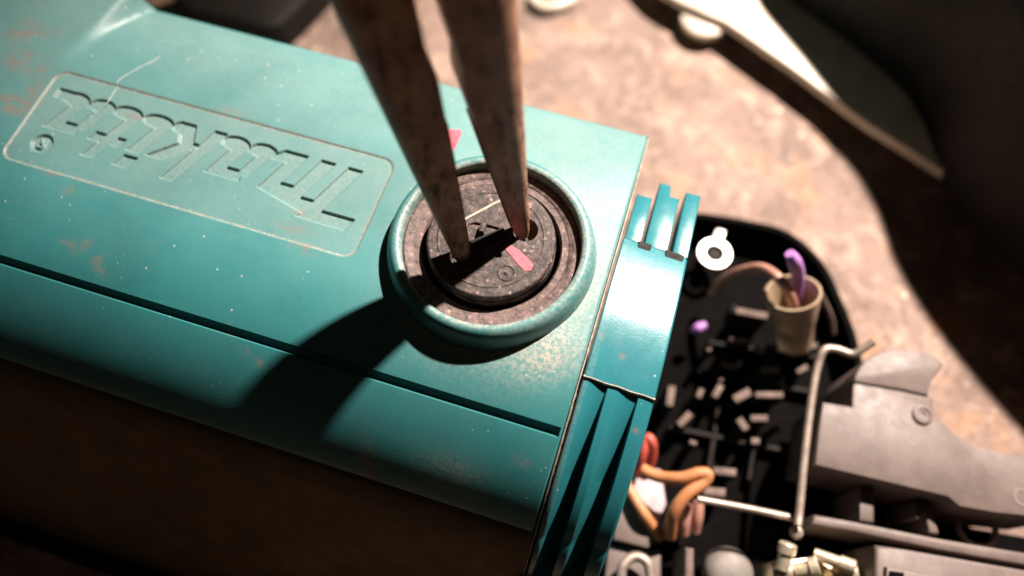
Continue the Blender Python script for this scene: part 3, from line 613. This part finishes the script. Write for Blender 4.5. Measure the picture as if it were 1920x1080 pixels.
# ------------------------------------------------------------------ long nose pliers
tipL = np.array([*pxc(868, 482), 56.9]); tipR = np.array([*pxc(981, 434), 56.9])
topL = np.array([-12.85, 3.9, 95.0]); topR = np.array([-3.2, 6.95, 95.0])
axis_c = (topL + topR) / 2 - (tipL + tipR) / 2; axis_c /= np.linalg.norm(axis_c)
pl = thing('long_nose_pliers', (tipL + tipR) / 2, 'rusty brown long nose pliers standing with both tips in the black cap', 'pliers')
sep = np.array([0.82, 0.57, 0.0]); sep -= axis_c * (sep @ axis_c); sep /= np.linalg.norm(sep); perp = np.cross(axis_c, sep)
def jaw(tip, topc, sgn, name):
    """half-round tapering jaw; sgn=+1: flat face looks along +sep"""
    n = 40; m = 20; V = []; F = []; ext = 1.42
    for i in range(n + 1):
        t = i / n * ext; c = tip + (topc - tip) * t
        w = np.interp(t, [0, 0.03, 0.12, 0.45, 1.0, 1.2, ext], [1.5, 2.2, 2.9, 5.2, 8.9, 9.8, 10.5])
        th = np.interp(t, [0, 0.03, 0.12, 0.45, 1.0, ext], [1.3, 1.9, 2.5, 4.8, 7.6, 8.6])
        rec_ = 0.75 * float(sstep(0.80, 0.84, np.array(t))) * (1 - float(sstep(1.12, 1.18, np.array(t))))
        for j in range(m):
            if j < 4:                                   # flat gripping face
                u = -1 + 2 * j / 3; pt = c + sgn * sep * (w * 0.5 - rec_) + perp * u * th * 0.46
            else:
                g = math.pi * (j - 3) / (m - 3); ca, sa = math.cos(g), math.sin(g)
                k = 2 / 2.6; a = math.copysign(abs(ca) ** k, ca); b = abs(sa) ** k
                pt = c + perp * a * th * 0.5 + sgn * sep * (w * 0.36 - b * w * 0.86)
            V.append(pt)
    for i in range(n):
        for j in range(m): j2 = (j + 1) % m; F.append((i*m+j, i*m+j2, (i+1)*m+j2, (i+1)*m+j))
    F.append(list(range(m))); F.append([n*m+j for j in range(m)])
    o = mesh(name, V, F, 'plier', pl, True, 38)
    V = []; F = []                                      # cross-cut teeth on the flat face
    nt = 34
    for i in range(nt):
        t = 0.10 + 0.52 * i / nt; dt = 0.52 / nt; c0 = tip + (topc - tip) * t; c1 = tip + (topc - tip) * (t + dt * 0.55)
        w = np.interp(t, [0, 0.03, 0.12, 0.45, 1.0], [1.5, 2.2, 2.9, 5.2, 8.9]); th = np.interp(t, [0, 0.03, 0.12, 0.45, 1.0], [1.3, 1.9, 2.5, 4.8, 7.6]) * 0.44
        b = len(V); f0 = sgn * sep * (w * 0.5 - 0.05); f1 = sgn * sep * (w * 0.5 + 0.26)
        for s_ in (-1, 1): V += [c0 + f0 + perp * s_ * th, (c0 + c1) / 2 + f1 + perp * s_ * th, c1 + f0 + perp * s_ * th]
        F += [(b, b+1, b+4, b+3), (b+1, b+2, b+5, b+4), (b, b+1, b+2), (b+3, b+4, b+5), (b, b+2, b+5, b+3)]
    mesh('grip_teeth', V, F, 'plier', o, False)
    return o
jaw(tipL, topL, 1, 'jaw'); jaw(tipR, topR, -1, 'jaw')
pc = (topL + topR) / 2 + axis_c * 20
lathe('pivot', pc - perp * 5.4, [(0, 0), (6.2, 0), (6.8, 0.6), (6.8, 10.2), (6.2, 10.8), (0, 10.8)], 'plier', pl, 40, axis=perp)
for sg in (-1, 1):
    V = [pc + sep * sg * 0 , pc + axis_c * 12 + sep * sg * 8, pc + axis_c * 34 + sep * sg * 17, pc + axis_c * 70 + sep * sg * 21, pc + axis_c * 110 + sep * sg * 15]
    tube('handle', V, [5.0, 4.2, 4.6, 5.2, 5.0], 'grip', pl, 14)

# ------------------------------------------------------------------ other things on the bench
strip = thing('steel_strip', (48, 105, 0), 'bare steel strip with rounded screw tab lying on bench beside black guard', 'metal strip')
e6 = [Pxy(a, b, 7.6) for a, b in [(1190, -70), (1236, -22), (1275, 2), (1364, 41), (1483, 124), (1628, 233), (1770, 322), (1900, 390)]]
up6 = [(x + 16, y + 30) for x, y in e6[::-1]]
prism('plate', e6 + up6, 5.2, 7.6, 'steel', strip, 0.5)
for (x, y) in (e6[1], e6[4], e6[6]):
    lathe('foot', (x + 8, y + 14, 0), [(2.5, 0), (2.5, 5.2)], 'guard', strip, 20)
tc = P(1322, 36, 5); tabo = lathe('screw_tab', (tc[0], tc[1] + 1.0, 2.6), [(0, 0), (5.6, 0), (6.2, 0.5), (6.2, 2.0), (5.6, 2.5), (2.6, 2.5), (2.3, 2.1), (0, 2.1)], 'steel', strip, 40)
guard = thing('hand_guard', (90, 110, 0), 'large black moulded guard standing on bench over the steel strip', 'guard')
gpx = [Pxy(a, b, 6) for a, b in [(1390, -70), (1432, -30), (1470, 4), (1550, 62), (1620, 118), (1680, 171), (1722, 235), (1752, 310), (1800, 385), (1870, 470), (1985, 590), (2100, 700)]]
g2 = np.array(smooth_poly(gpx, 4)); rows = []; gh = 0.52 + 0.48 * sstep(0.05, 0.42, np.linspace(0, 1, len(g2)))
for off_, z in ((0, 6.1), (0.3, 12), (1.5, 28), (3, 40), (6, 48), (12, 53), (40, 60), (80, 74), (110, 78), (118, 70), (118, 6.1)):
    rows.append(np.column_stack([g2[:, 0] + off_ * 0.34, g2[:, 1] + off_ * 0.94, 6.1 + (z - 6.1) * gh]))
rows = np.array(rows); nr, nc = rows.shape[:2]
GF = grid_faces(nr, nc).tolist() + [[k * nc + nc - 1 for k in range(nr)], [k * nc for k in range(nr)][::-1]] + [[(nr - 1) * nc + k, k, k + 1, (nr - 1) * nc + k + 1] for k in range(nc - 1)]
mesh('guard_shell', rows.reshape(-1, 3), GF, 'guard', guard, True, 30)
prism('guard_foot', [(110, 90), (165, 90), (165, 150), (110, 150)], 0, 6.1, 'guard', guard, 0)
k0 = rows[6][8:44:6]; tube('guard_rib', [p + np.array([0, 0, 0.4]) for p in k0], 0.9, 'guard', guard)
lid = smooth_poly([Pxy(a, b, 9) for a, b in [(300, -50), (335, 0), (374, 21), (440, 36), (506, 52), (540, 30), (590, -20), (640, -70)]], 3)
tag(prism('plastic_cover', lid, 0, 9, 'guard', None, 1.2), 'flat black plastic cover lying on bench behind the teal housing', 'cover')
rg = [P(a, b, 1.6) for a, b in [(1000, 2), (1018, 14), (1046, 12), (1072, -4), (1066, -24), (1035, -30), (1008, -18)]]
tag(tube('wire_loop', rg, 1.5, 'steel', None, 12, closed=True), 'small bright wire loop lying on the bare bench beyond the pliers', 'wire loop')
